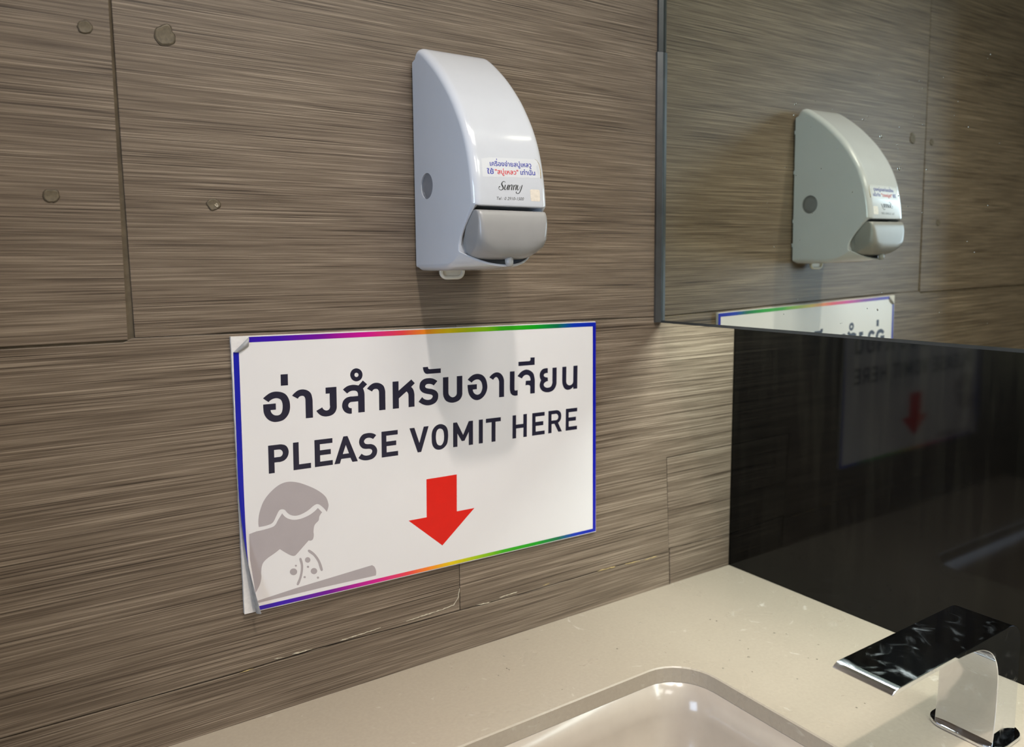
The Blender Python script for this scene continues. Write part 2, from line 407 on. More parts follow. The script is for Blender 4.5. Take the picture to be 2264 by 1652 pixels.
# printed shapes of the sign, traced flat in mm (right, down); s marks a smooth point
GLYPHS = {
    'th1': '31.3,67.6 36.8,63.4s 41.3,61.6s 46.4,61.4s 52.3,62.9s 56.7,66.2s 59.5,72.1s 60.3,79.0s 59.2,85.3s 56.1,90.4s 51.5,93.6s 43.9,94.5s 38.7,92.9s 34.4,89.1s 31.9,83.9s 31.3,78.1s 31.3,74.2 44.8,74.2 44.8,81.0 39.0,81.0 40.0,84.1s 42.2,86.4s 45.0,87.4s 48.6,87.0s 51.1,84.3s 52.2,78.3s 51.6,73.2s 49.7,70.1s 45.5,68.5s 40.6,69.5s 37.1,72.1',
    'th2': '50.8,43.1 58.6,43.1 58.6,55.4 50.8,55.4',
    'th3': '62.7,67.3 66.3,63.9s 70.4,61.7s 75.5,61.4s 80.5,63.2s 83.9,66.7s 85.3,72.2s 85.6,75.4 85.6,93.9 77.5,93.9 77.5,73.3 77.1,71.0s 75.8,69.0s 73.7,68.4s 70.9,69.1s 69.1,71.3',
    'th4': '100.7,61.5 113.4,61.5 113.4,83.1 112.9,87.3s 110.7,91.1s 106.8,93.5s 101.0,94.2s 95.8,93.0s 92.3,90.4s 89.6,86.7 96.5,83.4 97.9,85.8s 100.9,87.4s 104.0,86.7s 105.4,84.2s 105.3,81.9 105.3,68.4 100.7,68.4',
    'th5': '144.9,50.1s 144.3,52.9s 142.7,55.3s 140.2,56.7s 137.3,57.1s 134.5,56.3s 132.1,54.5s 130.6,51.9s 130.0,49.0s 130.7,46.2s 132.3,43.9s 134.7,42.5s 137.6,42.1s 140.4,42.9s 142.8,44.6s 144.4,47.2s|140.0,49.9s 139.8,50.8s 139.3,51.5s 138.5,52.0s 137.5,52.1s 136.6,51.9s 135.8,51.3s 135.2,50.5s 135.1,49.5s 135.3,48.6s 135.8,47.8s 136.6,47.3s 137.6,47.2s 138.5,47.5s 139.3,48.1s 139.9,48.9s',
    'th6': '121.0,65.4 125.5,62.2s 129.9,61.0s 134.4,60.9s 139.7,62.1 145.2,56.7 150.4,61.5 145.3,66.0 146.5,69.4s 147.0,72.8 147.0,93.6 139.1,93.6 139.1,80.4 131.6,80.4 128.6,81.2s 127.0,83.9s 128.0,86.6s 131.2,87.6 131.2,93.9 126.9,93.5s 122.5,90.8s 120.1,86.6s 119.8,82.5s 121.3,78.2s 124.8,75.2s 128.7,74.2s 131.7,74.2 139.0,74.2 139.0,72.1 138.5,70.1s 137.0,68.4s 134.3,67.6s 130.3,67.8s 126.0,70.3',
    'th7': '150.1,66.7 153.9,63.1s 158.0,61.0s 162.6,60.7s 167.3,62.2s 170.8,65.1s 172.5,69.6s 172.9,72.6 172.9,93.5 165.0,93.5 165.0,72.4 164.6,70.2s 163.3,68.5s 161.3,67.8s 158.4,68.2s 156.4,70.6',
    'th8': '182.3,61.0 190.0,61.0 190.0,72.3 206.7,60.1 211.3,65.0 206.4,69.1 209.3,72.7s 210.5,77.2s 210.7,80.2 210.7,93.3 202.8,93.3 202.8,79.6 202.2,76.5s 200.2,74.1 190.2,81.6 190.2,93.4 182.3,93.4',
    'th9': '241.8,64.7 236.8,69.8 234.0,68.1s 230.7,67.3s 227.1,67.6s 225.1,69.7s 226.2,71.8s 229.5,72.9s 234.5,74.0s 239.6,76.4s 242.4,79.9s 242.9,83.5s 241.8,88.0s 238.4,91.5s 233.3,93.3s 227.1,93.4s 221.6,91.6s 216.1,87.9 221.0,82.6 223.9,85.3s 228.3,86.8s 232.8,86.2s 235.2,83.4s 234.5,81.5s 231.7,80.3s 225.6,78.8s 220.6,76.3s 217.9,72.6s 217.6,68.3s 219.1,64.0s 223.5,61.0s 229.6,60.2s 235.7,61.2s',
    'th10': '222.2,46.4 229.2,46.4 229.6,48.5s 231.4,49.4 246.6,49.4 246.6,55.0 228.0,55.0 225.2,53.9s 223.3,51.3s',
    'th11': '249.5,60.8 257.1,60.8 257.1,80.2 258.4,83.9s 263.0,86.6s 267.7,84.7s 268.9,80.7 268.9,60.7 276.8,60.7 276.8,81.8 275.9,86.9s 271.7,91.5s 262.4,93.4s 254.3,90.7s 250.6,85.7s 249.5,80.1',
    'th12': '284.5,66.3 288.9,62.5s 293.7,60.3s 299.7,59.9s 306.4,62.2s 310.7,66.7s 313.0,73.2s 313.3,79.6s 310.7,86.3s 305.2,91.6s 297.9,93.4s 291.3,90.9s 286.5,85.2s 284.7,78.3s 284.3,72.9 297.9,72.9 297.9,79.3 291.9,79.3 293.7,83.8s 298.2,86.4s 302.8,85.1s 305.5,80.6s 306.0,76.4s 304.6,71.0s 301.8,67.9s 298.5,66.9s 294.3,67.6s 290.2,70.4',
    'th13': '316.4,65.7 321.3,61.6s 326.9,59.9s 332.8,61.5s 337.0,66.0s 338.8,72.0 338.8,92.6 331.2,92.6 331.2,72.1 329.1,67.6s 326.9,66.0s 324.3,66.9s 322.3,69.3',
    'th14': '347.7,60.3 355.0,60.3 355.0,84.6 356.1,85.8s 360.0,85.5 360.0,92.4 354.2,92.4s 349.7,89.8s 348.1,85.7s 347.7,83.5',
    'th15': '359.6,67.3 364.3,62.6s 368.9,60.2s 374.4,59.5s 380.7,61.8s 385.0,65.7s 386.9,71.8s 387.4,75.7 387.4,92.0 380.0,92.0 380.0,82.8 378.2,80.6s 372.3,80.4 372.9,74.4 380.3,74.4 379.8,70.7s 377.8,67.8s 373.8,66.4s 369.6,67.6s 366.7,70.9',
    'th16': '361.0,48.5 377.9,48.5 379.8,47.3s 379.7,44.0 386.8,44.0 386.8,54.0 361.0,54.0',
    'th17': '408.5,59.9 408.5,66.5 404.1,66.7s 401.8,68.8s 403.2,71.1s 408.4,72.4 409.0,77.3 404.3,78.6s 401.9,81.5s 404.0,85.0s 408.8,86.4s 413.9,85.0s 416.2,80.7s 416.2,77.9 416.2,59.9 423.3,59.9 423.3,78.4 422.5,84.5s 418.8,89.8s 413.3,92.2s 406.5,92.4s 400.0,90.0s 396.2,85.8s 395.2,81.3s 397.6,75.4 395.1,69.7s 396.0,64.8s 399.3,61.1s 403.4,59.9s',
    'th18': '432.8,59.8 439.7,59.8 439.7,79.7 441.0,83.7s 445.2,86.0s 450.2,84.4s 451.8,80.6 451.8,59.6 459.0,59.6 459.0,91.5 452.1,91.5 451.7,88.5 448.2,91.1s 442.5,92.1s 437.2,89.9s 434.0,84.9s 432.8,79.2',
    'P': '35.3,119.7 46.8,119.7 50.2,120.0s 54.0,121.5s 56.6,124.8s 57.5,129.5s 56.1,134.4s 52.7,137.9s 48.1,139.2s 46.1,139.1 41.7,139.1 41.7,150.6 35.3,150.6|41.6,125.2 46.7,125.2 49.4,126.2s 51.0,129.4s 49.6,132.7s 46.5,133.5 41.6,133.5',
    'L': '62.4,119.7 68.7,119.7 68.7,144.8 82.2,144.8 82.2,150.6 62.4,150.6',
    'E1': '86.6,119.7 107.5,119.7 107.5,125.1 92.8,125.1 92.8,132.0 105.4,132.0 105.4,137.7 92.8,137.7 92.8,145.0 107.5,145.0 107.5,150.5 86.6,150.5',
    'A': '120.5,119.4 125.5,119.4 137.5,150.4 130.9,150.4 128.6,145.2 117.6,145.2 115.9,150.4 109.3,150.4|123.3,129.6 126.9,139.8 119.5,139.8',
    'S': '160.8,122.5 156.8,126.7 154.5,125.3s 151.5,124.5s 147.9,125.1s 145.5,127.9s 146.8,130.8s 149.8,131.9s 153.9,132.3s 158.0,134.1s 160.8,137.4s 161.8,141.4s 160.4,146.2s 156.7,149.6s 151.6,150.8s 146.5,150.7s 141.9,149.3s 138.3,146.8 142.3,142.2 145.6,144.6s 149.1,145.3s 153.2,144.5s 155.5,141.4s 154.6,138.8s 151.8,137.6s 147.2,137.2s 143.2,135.7s 140.2,131.9s 139.4,127.9s 140.8,123.3s 144.4,119.8s 149.5,118.9s 153.6,119.1s 157.7,120.4s',
    'E2': '167.4,119.3 188.3,119.3 188.3,124.7 173.5,124.7 173.5,131.8 186.2,131.8 186.2,137.3 173.8,137.3 173.8,144.7 188.5,144.7 188.5,150.2 167.4,150.2',
    'V': '203.7,119.2 210.2,119.2 216.8,138.5 222.8,119.2 229.5,119.2 219.2,150.0 214.4,150.0',
    'O': '245.9,118.5s 251.9,120.8s 255.3,125.3s 256.5,132.7s 256.1,138.9s 254.7,144.4s 250.0,149.0s 243.7,150.4s 238.0,148.3s 234.4,143.0s 233.5,133.6s 233.9,128.1s 235.9,123.2s 240.2,119.6s|245.6,124.1s 249.0,126.2s 250.5,131.0s 250.7,136.7s 249.8,141.2s 247.2,144.8s 244.3,145.1s 241.2,143.0s 239.6,137.9s 239.4,132.8s 240.2,127.7s 242.4,124.7s',
    'M': '263.5,118.8 269.0,118.8 277.8,135.7 286.0,119.0 292.2,119.0 292.2,149.8 286.0,149.8 286.0,132.7 279.8,143.4 275.8,143.4 269.6,133.2 269.6,149.8 263.5,149.8',
    'I': '300.8,118.9 306.8,118.9 306.8,149.7 300.8,149.7',
    'T': '311.3,118.8 334.0,118.8 334.0,124.0 325.9,124.0 325.9,149.8 319.9,149.8 319.9,124.1 311.3,124.1',
    'H': '352.2,118.6 357.7,118.6 357.7,131.3 369.2,131.3 369.2,118.6 375.0,118.6 375.0,149.3 369.4,149.3 369.4,136.5 357.9,136.5 357.9,149.4 352.2,149.4',
    'E3': '383.6,118.7 403.9,118.7 403.9,123.8 389.0,123.8 389.0,131.1 401.8,131.1 401.8,136.5 389.4,136.5 389.4,144.1 404.2,144.1 404.2,149.1 383.6,149.1',
    'R': '410.2,118.4 421.9,118.4 426.8,119.1s 430.6,122.0s 432.0,126.7s 430.8,132.2s 426.6,136.1 433.3,148.7 427.2,148.7 420.4,136.8 415.7,136.8 415.7,149.0 410.2,149.0|415.4,123.4 421.3,123.4 424.7,124.0s 426.9,127.3s 425.5,131.1s 421.4,132.0 415.4,132.0',
    'E4': '439.7,118.3 459.5,118.3 459.5,123.4 444.7,123.4 444.7,130.7 457.4,130.7 457.4,135.9 445.0,135.9 445.0,143.6 459.5,143.6 459.5,148.7 439.7,148.7',
    'arrow': '226.0,185.1 268.5,185.1 268.5,232.8 294.3,232.8 247.7,273.0 201.5,232.9 226.0,232.9',
    'hair': '22.9,207.8 22.7,200.4s 24.2,191.7s 28.3,181.1s 34.5,173.1s 43.5,166.0s 51.3,163.0s 59.2,163.0s 68.2,165.6s 77.3,170.1s 86.5,175.6s 94.5,182.1s 99.2,188.1s 101.4,195.6s 101.1,199.1s 99.1,204.1 94.2,197.3s 89.0,193.3s 84.9,194.0s 77.8,198.6s 70.8,201.5s 63.9,202.4s 58.3,200.7s 54.4,197.5s 51.7,193.8s 48.9,192.5s 45.6,193.1s 42.1,198.8s 38.6,205.0s 34.7,207.1s',
    'face': '12.6,213.8 20.4,212.2 34.6,211.1s 40.1,209.3s 44.2,203.2s 48.6,197.1 52.6,202.4s 58.1,205.7s 63.8,207.0s 71.8,206.4s 81.2,203.3s 88.9,197.9 93.7,203.7 90.5,207.9s 89.4,212.4s 85.6,215.8s 84.1,218.5s 83.3,224.3s 83.5,229.0s 81.7,233.7s 77.6,233.4 62.8,247.2 60.0,247.8s 56.0,245.8s 45.0,236.9 38.2,241.0s 30.4,245.1s 25.8,249.9s 24.0,258.7s 24.1,264.4s 21.9,273.1s 14.9,283.5 12.3,267.5',
    'dots': '63.6,267.0s 62.8,269.1s 60.7,270.0s 58.2,269.5s 56.1,267.6s 55.4,265.2s 56.3,263.1s 58.3,262.2s 60.9,262.7s 62.9,264.5s|79.0,256.5s 78.4,258.2s 76.8,259.1s 74.9,258.6s 73.3,257.2s 72.8,255.2s 73.4,253.4s 75.0,252.6s 76.9,253.0s 78.5,254.5s|86.6,271.2s 85.8,273.1s 83.9,274.0s 81.6,273.5s 79.8,271.8s 79.1,269.5s 79.9,267.6s 81.8,266.7s 84.1,267.2s 85.9,268.9s|63.4,259.9s 63.2,260.5s 62.6,260.8s 61.9,260.7s 61.4,260.1s 61.2,259.4s 61.4,258.8s 62.0,258.5s 62.7,258.6s 63.2,259.2s|77.4,264.2s 77.1,264.9s 76.4,265.2s 75.7,265.0s 75.0,264.4s 74.8,263.6s 75.1,262.9s 75.7,262.6s 76.5,262.8s 77.1,263.4s|73.2,275.4s 73.0,276.1s 72.3,276.4s 71.6,276.2s 70.9,275.6s 70.7,274.8s 71.0,274.1s 71.6,273.8s 72.4,273.9s 73.0,274.5s|88.6,279.4s 88.3,280.1s 87.6,280.4s 86.8,280.2s 86.2,279.6s 86.0,278.8s 86.2,278.1s 86.9,277.8s 87.7,277.9s 88.3,278.6s',
    'arc1': '66.4,253.0s 67.9,260.2s 67.4,268.0s 65.5,275.0s 62.8,280.8s 63.4,282.6s 65.1,282.3s 67.9,276.3s 69.9,268.9s 70.5,260.5s 68.9,252.9s 67.4,251.6s',
    'arc2': '76.8,246.5s 82.6,252.3s 87.5,260.7s 90.5,271.0s 92.3,272.3s 93.2,270.7s 90.0,259.9s 84.7,250.8s 78.5,244.6s 76.6,244.5s',
    'bowl': '16.5,292.7 17.1,290.3 63.1,285.5 153.2,278.5 156.4,281.4s 158.3,286.8s 157.9,292.1 98.2,291.8',
}
CAULK_PALE = [[(-487.0, 56.7), (-466.1, 55.0)], [(-451.9, 57.7), (-422.9, 58.6)], [(-750.9, 61.9), (-739.7, 60.7)], [(-730.4, 61.6), (-706.8, 61.2)], [(-673.6, 61.4), (-646.5, 62.1), (-622.0, 63.2)], [(-588.3, 62.1), (-563.4, 63.0), (-537.7, 63.9), (-521.3, 65.6), (-514.5, 74.2), (-512.3, 85.8)]]
CAULK_OCHRE = [[(-282.8, 55.1), (-266.6, 54.7), (-248.3, 53.9)], [(-230.5, 53.4), (-199.7, 52.0)], [(-190.4, 51.3), (-165.1, 51.4)], [(-788.5, 57.7), (-773.9, 58.4)], [(-380.7, 57.2), (-369.1, 57.6)]]


# ------------------------------------------------------------------ the room shell
def quad_tile(poly, parent, thick=0.008, front=0.0):
    """poly in mm (x, z); a tile with a slightly eased edge, origin at its centre"""
    cx = sum(p[0] for p in poly) / len(poly) / 1000; cz = sum(p[1] for p in poly) / len(poly) / 1000
    o = prism('tile', [(a / 1000, b / 1000) for a, b in poly], front, front + thick, MAT['tile'], parent, axis='y', origin=(cx, 0, cz))
    add_bevel(o, 0.0006, 2)
    return o


wall = box('wall_left', -2.6, 0.02, 0.0021, 0.12, -0.85, 1.75, MAT['grout'])
tag(wall, 'brown streaked tile wall carrying the soap dispenser and the sign', 'wall', kind='structure')
TILES = [
    [(-1485, 429), (-878, 429), (-876.3, 740), (-875.6, 1080), (-1485, 1080)],
    [(-871.6, 430.8), (-810, 430.4), (-780, 430.9), (-690, 429.6), (-512, 426.5), (-227, 421.6), (-1, 418.2), (-1, 1080), (-874.3, 1080), (-873.9, 740), (-873.2, 600)],
    [(-1485, 425.6), (-1485, 66), (-788, 58.8), (-700, 60.5), (-600, 57.8), (-512.4, 56.6), (-511.5, 425.0), (-600, 426.3), (-700, 427.4), (-776, 429.3), (-812, 430.0), (-874, 430.3), (-882, 426.4)],
    [(-510.9, 425.0), (-511.5, 56.6), (-420, 54.6), (-280, 55.2), (-139.5, 53.6), (-147.6, 203.8), (-1, 204.0), (-1, 417.2), (-227, 420.2), (-330, 421.6)],
    [(-146.2, 202.2), (-139.4, 58.6), (-1, 53.4), (-1, 202.6)],
    [(-1485, 64.6), (-1485, -18), (-136.8, -18), (-138.9, 52.2), (-280, 53.8), (-420, 53.2), (-512, 55.2), (-600, 56.4), (-700, 59.1), (-788, 57.4)],
    [(-136.8, 57.2), (-135.0, -18), (-1, -18), (-1, 52.2)],
    [(-2595, 429), (-1487, 429), (-1487, 1080), (-2595, 1080)],
    [(-2595, 57), (-1487, 57), (-1487, 426), (-2595, 426)],
    [(-2595, -18), (-1487, -18), (-1487, 55.5), (-2595, 55.5)],
    [(-2595, 1082), (-1200, 1082), (-1200, 1740), (-2595, 1740)],
    [(-1198.5, 1082), (-1, 1082), (-1, 1740), (-1198.5, 1740)],
    [(-2595, -840), (-1200, -840), (-1200, -20), (-2595, -20)],
    [(-1198.5, -840), (-1, -840), (-1, -20), (-1198.5, -20)],
]
for t in TILES:
    quad_tile(t, wall)


def bits(name, runs, mat, seed):
    """a thin irregular bead of caulk along a few runs of points in mm"""
    rnd = random.Random(seed); V, F = [], []
    for run in runs:
        pts = []
        for (a, b) in zip(run[:-1], run[1:]):
            L = math.hypot(b[0] - a[0], b[1] - a[1]); n = max(3, int(L / 3))
            for k in range(n):
                t = k / n
                pts.append((a[0] + (b[0] - a[0]) * t, a[1] + (b[1] - a[1]) * t))
        pts.append(run[-1])
        path = [(p[0] / 1000 + rnd.uniform(-.3, .3) / 1000, -0.0001, p[1] / 1000 + rnd.uniform(-.35, .35) / 1000) for p in pts]
        rad = [rnd.uniform(0.35, 1.0) / 1000 for _ in pts]; rad[0] = rad[-1] = 0.0002
        v, f = tube(path, rad, 6)
        F += [tuple(i + len(V) for i in q) for q in f]; V += v
    return mesh_obj(name, V, F, mat, wall, smooth=True)


bits('caulk_bead', CAULK_PALE, MAT['caulk'], 3)
bits('caulk_bead', CAULK_OCHRE, MAT['caulk_ochre'], 4)

wb = box('wall_right', 0.0, 0.1, -2.6, 0.0, -0.85, 1.75, MAT['black'])
tag(wb, 'glossy black glass wall behind the counter', 'wall', kind='structure')
for nm, a, mt, lb in (('wall_back', (-2.6, 0.1, -2.7, -2.6, -0.85, 1.75), 'far_wall', 'plain brown wall behind the viewer'),
                      ('wall_front', (-2.7, -2.6, -2.7, 0.12, -0.85, 1.75), 'plaster', 'plain white wall facing the mirror'),
                      ('floor', (-2.7, 0.1, -2.7, 0.12, -0.95, -0.85), 'floor', 'grey tiled washroom floor'),
                      ('ceiling', (-2.7, 0.1, -2.7, 0.12, 1.75, 1.85), 'plaster', 'white plaster washroom ceiling')):
    tag(box(nm, *a, MAT[mt]), lb, nm.split('_')[0], kind='structure')

tag(box('added_partition', -1.45, -1.42, -0.34, 0.0, -0.85, 1.75, MAT['far_wall']), 'added unseen brown partition shading the left end of the tiled wall', 'wall', kind='structure')  # unseen partition added to keep light off the far-left tiles


# ------------------------------------------------------------------ lamps
def downlight(loc, power, label, size=0.055):
    t = empty('ceiling_downlight', loc)
    tag(t, label, 'lamp')
    ring = [(0.062 * math.cos(a), 0.062 * math.sin(a)) for a in [2 * math.pi * i / 32 for i in range(32)]]
    V, F = tube([(loc[0] + x, loc[1] + y, loc[2] + 0.006) for x, y in ring], 0.008, 8, True)
    mesh_obj('trim_ring', V, F, MAT['frame_white'], t, True)
    d = [(0.054 * math.cos(2 * math.pi * i / 32), 0.054 * math.sin(2 * math.pi * i / 32)) for i in range(32)]
    prism('diffuser', d, 0.004, 0.014, MAT['lamp_glow'], t, to3=lambda a, b, q: (loc[0] + a, loc[1] + b, loc[2] + q))
    L = bpy.data.lights.new('downlight_lamp', 'AREA'); L.spread = math.radians(95); L.shape = 'DISK'; L.size = size; L.energy = power; L.color = (1.0, 0.93, 0.86)
    lo = bpy.data.objects.new('bulb', L); COL.objects.link(lo); lo.parent = t
    lo.location = (0, 0, 0.001)


downlight(KEY_LOC, KEY_POWER, 'small round ceiling downlight above the soap dispenser')

def panel(x, y, h, power, col, label, spread=180):
    t = empty('ceiling_panel_light', (x, y, 1.735))
    tag(t, label, 'lamp')
    box('frame', x - h - .02, x + h + .02, y - h - .02, y + h + .02, 1.737, 1.75, MAT['frame_white'], t, 0.002)
    box('diffuser', x - h, x + h, y - h, y + h, 1.734, 1.7365, MAT['panel_glow'], t)
    L = bpy.data.lights.new('panel_lamp', 'AREA'); L.shape = 'SQUARE'; L.size = 2 * h - .02; L.energy = power; L.color = col
    L.spread = math.radians(spread)
    lo = bpy.data.objects.new('bulb', L); COL.objects.link(lo); lo.parent = t; lo.location = (0, 0, -0.004)


panel(-0.30, -0.95, 0.22, PANEL_POWER, (1.0, 0.94, 0.87), 'added unseen square ceiling panel light above the basin', 115)  # unseen panel added so the tiles dim towards the left
panel(-0.60, -1.95, 0.3, FAR_POWER, (1.0, 0.945, 0.88), 'large square ceiling panel light above the far end of the counter')

# unseen frosted window added to the far white wall: daylight reaching along the tiles
wf = tag(empty('added_window', (-2.598, -0.92, 0.1)), 'added unseen frosted window giving cool fill from the plain white wall', 'window', kind='structure')
for y0, y1, z0, z1 in ((-1.32, -1.27, 0.1, 1.3), (-0.57, -0.52, 0.1, 1.3), (-1.27, -0.57, 0.1, 0.15), (-1.27, -0.57, 1.25, 1.3)):
    box('window_frame', -2.599, -2.57, y0, y1, z0, z1, MAT['frame_white'], wf, 0.002)
box('window_pane', -2.598, -2.59, -1.27, -0.57, 0.15, 1.25, MAT['window_glow'], wf)
L = bpy.data.lights.new('window_fill', 'AREA'); L.shape = 'RECTANGLE'; L.size = 1.08; L.size_y = 0.68; L.energy = WINDOW_POWER; L.color = (0.58, 0.75, 1.0)
lo = bpy.data.objects.new('fill_light', L); COL.objects.link(lo); lo.parent = wf
lo.location = (0.012, 0, 0.6); lo.rotation_euler = (0, -math.pi / 2, 0)

# ------------------------------------------------------------------ mirror on its standoff box, lamp strip behind it
XM, ZM, ANG = -0.1684, 0.4146, 0.0066
mt = empty('wall_mirror', (XM, -0.95, ZM))
tag(mt, 'large frameless wall mirror held off the black wall above the counter', 'mirror')


def mx(z): return XM - (z - ZM - 0.05) * ANG     # the glass leans a little forward at the top


Y0, Y1, ZT = -0.0065, -1.9, 1.45
gv = []
for y in (Y0, Y1):
    for z, dx in ((ZM, 0), (ZT, 0), (ZT, 0.005), (ZM, 0.005)):
        gv.append((mx(z) + dx, y, z))
mesh_obj('glass_panel', gv, [(0, 1, 2, 3), (7, 6, 5, 4), (0, 4, 5, 1), (1, 5, 6, 2), (2, 6, 7, 3), (3, 7, 4, 0)], MAT['mirror'], mt)
# edge channels: two lengths up the wall, one along the bottom
for z0, z1, w, m_ in ((0.4125, 0.797, 0.0095, 'alu'), (0.7975, 1.45, 0.0075, 'alu_dark')):
    xm0, xm1 = mx(z0), mx(z1)
    ch = [(xm0 - w, -0.0002, z0), (xm0 + 0.006, -0.0002, z0), (xm0 + 0.006, -0.007, z0), (xm0 - 0.002, -0.007, z0), (xm0 - w, -0.0035, z0)]
    ch += [(x - xm0 + xm1, y, z1) for x, y, z in ch]
    mesh_obj('side_channel', ch, [(0, 1, 2, 3, 4), (9, 8, 7, 6, 5)] + [(i, (i + 1) % 5, 5 + (i + 1) % 5, 5 + i) for i in range(5)], MAT[m_], mt)
bc = [(XM - 0.0012, 0.4118), (XM + 0.0065, 0.4118), (XM + 0.0065, 0.4146), (XM - 0.0003, 0.4148), (XM - 0.0012, 0.4152)]
prism('bottom_channel', bc, Y0, Y1, MAT['alu_dark'], mt, to3=lambda a, b, t: (a, t, b))
box('backing_box', -0.1575, -0.002, Y1 + 0.01, -0.003, 0.53, 1.44, MAT['dark'], mt)

st = empty('strip_light', (-0.085, -0.7, 0.528))
tag(st, 'slim warm light strip hidden behind the bottom of the mirror', 'lamp')
box('housing', -0.145, -0.025, -1.35, -0.02, 0.517, 0.5295, MAT['frame_white'], st)
box('diffuser', -0.14, -0.03, -1.34, -0.03, 0.5155, 0.5168, MAT['strip_glow'], st)
L = bpy.data.lights.new('strip_lamp', 'AREA'); L.shape = 'RECTANGLE'; L.size = 0.11; L.size_y = 1.3; L.energy = STRIP_POWER; L.color = (0.88, 1.0, 0.97)
lo = bpy.data.objects.new('bulb', L); COL.objects.link(lo); lo.parent = st; lo.location = (0, 0.015, -0.0135)


# ------------------------------------------------------------------ counter, basin, faucet
def rrect(x0, x1, y0, y1, r, n=8):
    pts = []
    for cx, cy, a0 in ((x1 - r, y1 - r, 0), (x0 + r, y1 - r, 90), (x0 + r, y0 + r, 180), (x1 - r, y0 + r, 270)):
        for i in range(n + 1):
            a = math.radians(a0 + 90 * i / n)
            pts.append((cx + r * math.cos(a), cy + r * math.sin(a)))
    return pts


def counter():
    outer = [(-0.95, -2.2), (-0.001, -2.2), (-0.001, -0.0005), (-0.95, -0.0005)]
    hole = rrect(-0.74, -0.288, -0.735, -0.172, 0.055)
    ht = rrect(-0.7415, -0.2865, -0.7365, -0.1705, 0.0565)
    n = len(hole)
    v2, tr = fill([outer, ht])
    V = [(a, b, 0.0) for a, b in v2]; F = list(tr)
    off = len(V)
    V += [(a, b, -0.0015) for a, b in hole] + [(a, b, -0.02) for a, b in hole]
    for i in range(n):
        j = (i + 1) % n
        F += [(4 + i, 4 + j, off + j, off + i), (off + i, off + j, off + n + j, off + n + i)]
    ob = len(V)
    V += [(a, b, -0.02) for a, b in outer]
    F += [(i, (i + 1) % 4, ob + (i + 1) % 4, ob + i) for i in range(4)]
    v3, tr3 = fill([outer, hole])
    o3 = len(V); V += [(a, b, -0.02) for k, (a, b) in enumerate(v3)]
    F += [tuple(i + o3 for i in t) for t in tr3]
    o = mesh_obj('counter_top', V, F, MAT['counter'], origin=(-0.475, -1.1, -0.02))
    return tag(o, 'polished beige stone counter top running along the black wall', 'counter')


counter()
bt = empty('wash_basin', (-0.514, -0.4535, -0.17))
tag(bt, 'tan ceramic basin sunk under the beige counter', 'sink')
V, F = [], []
rings = [(-0.0205, -0.012, 0.06), (-0.0205, 0.001, 0.055), (-0.06, 0.004, 0.055), (-0.11, 0.014, 0.055), (-0.145, 0.035, 0.06), (-0.158, 0.075, 0.06), (-0.164, 0.17, 0.04)]
for z, ins, r in rings:
    V += [(a, b, z) for a, b in rrect(-0.74 + ins, -0.288 - ins, -0.735 + ins, -0.172 - ins, r)]
n = 36
for k in range(len(rings) - 1):
    for i in range(n):
        j = (i + 1) % n
        F.append((k * n + i, k * n + j, (k + 1) * n + j, (k + 1) * n + i))
F.append(tuple((len(rings) - 1) * n + i for i in range(n)))
bo = mesh_obj('bowl', V, F, MAT['ceramic'], bt, True)
V, F = tube([(-0.514 + 0.024 * math.cos(2 * math.pi * i / 24), -0.4535 + 0.024 * math.sin(2 * math.pi * i / 24), -0.163) for i in range(24)], 0.004, 8, True)
mesh_obj('drain_ring', V, F, MAT['chrome'], bt, True)
prism('drain_plug', [(0.021 * math.cos(2 * math.pi * i / 24), 0.021 * math.sin(2 * math.pi * i / 24)) for i in range(24)], -0.1635, -0.160, MAT['chrome'], bt,
      to3=lambda a, b, t: (-0.514 + a, -0.4535 + b, t))

ft = empty('basin_faucet', (-0.145, -0.4535, 0.0))
tag(ft, 'chrome faucet with a flat wide spout over the basin', 'faucet')
fp = curve_pts('-141,126.3 -338,125.8 -346,124.8s -351.5,121.6 -349,120.4s -343,121 -270,121.6 -235,121.4s -214,120.2s -198,117.8s -186,114s -174,107.5s -165,98.5s -159,86s -156.5,70s -157,30 -160,4 -112,4 -112,95 -114,110s -121,121s', 4)
fo = prism('spout_body', [(p.x / 1000, p.y / 1000) for p in fp], -0.483, -0.424, MAT['chrome'], ft, to3=lambda a, b, t: (a, t, b))
add_bevel(fo, 0.0011, 3, 30); smooth_by_angle(fo, 35)
bp_ = rrect(-0.168, -0.104, -0.492, -0.415, 0.02, 6)
fb = prism('base_plate', bp_, 0.0002, 0.0045, MAT['chrome'], ft, axis='z'); add_bevel(fb, 0.001)
prism('aerator', [(0.011 * math.cos(2 * math.pi * i / 20), 0.011 * math.sin(2 * math.pi * i / 20)) for i in range(20)], 0.114, 0.1222, MAT['chrome'], ft,
      to3=lambda a, b, t: (-0.326 + a, -0.4535 + b, t))


# ------------------------------------------------------------------ soap dispenser
DX = -0.519
dt = empty('soap_dispenser', (DX, 0, 0.496))
tag(dt, 'white wall-mounted soap dispenser with a grey push lever', 'soap dispenser')


def D(x, d, z):           # dispenser mm -> world metres
    return (DX + x / 1000, -d / 1000, z / 1000)


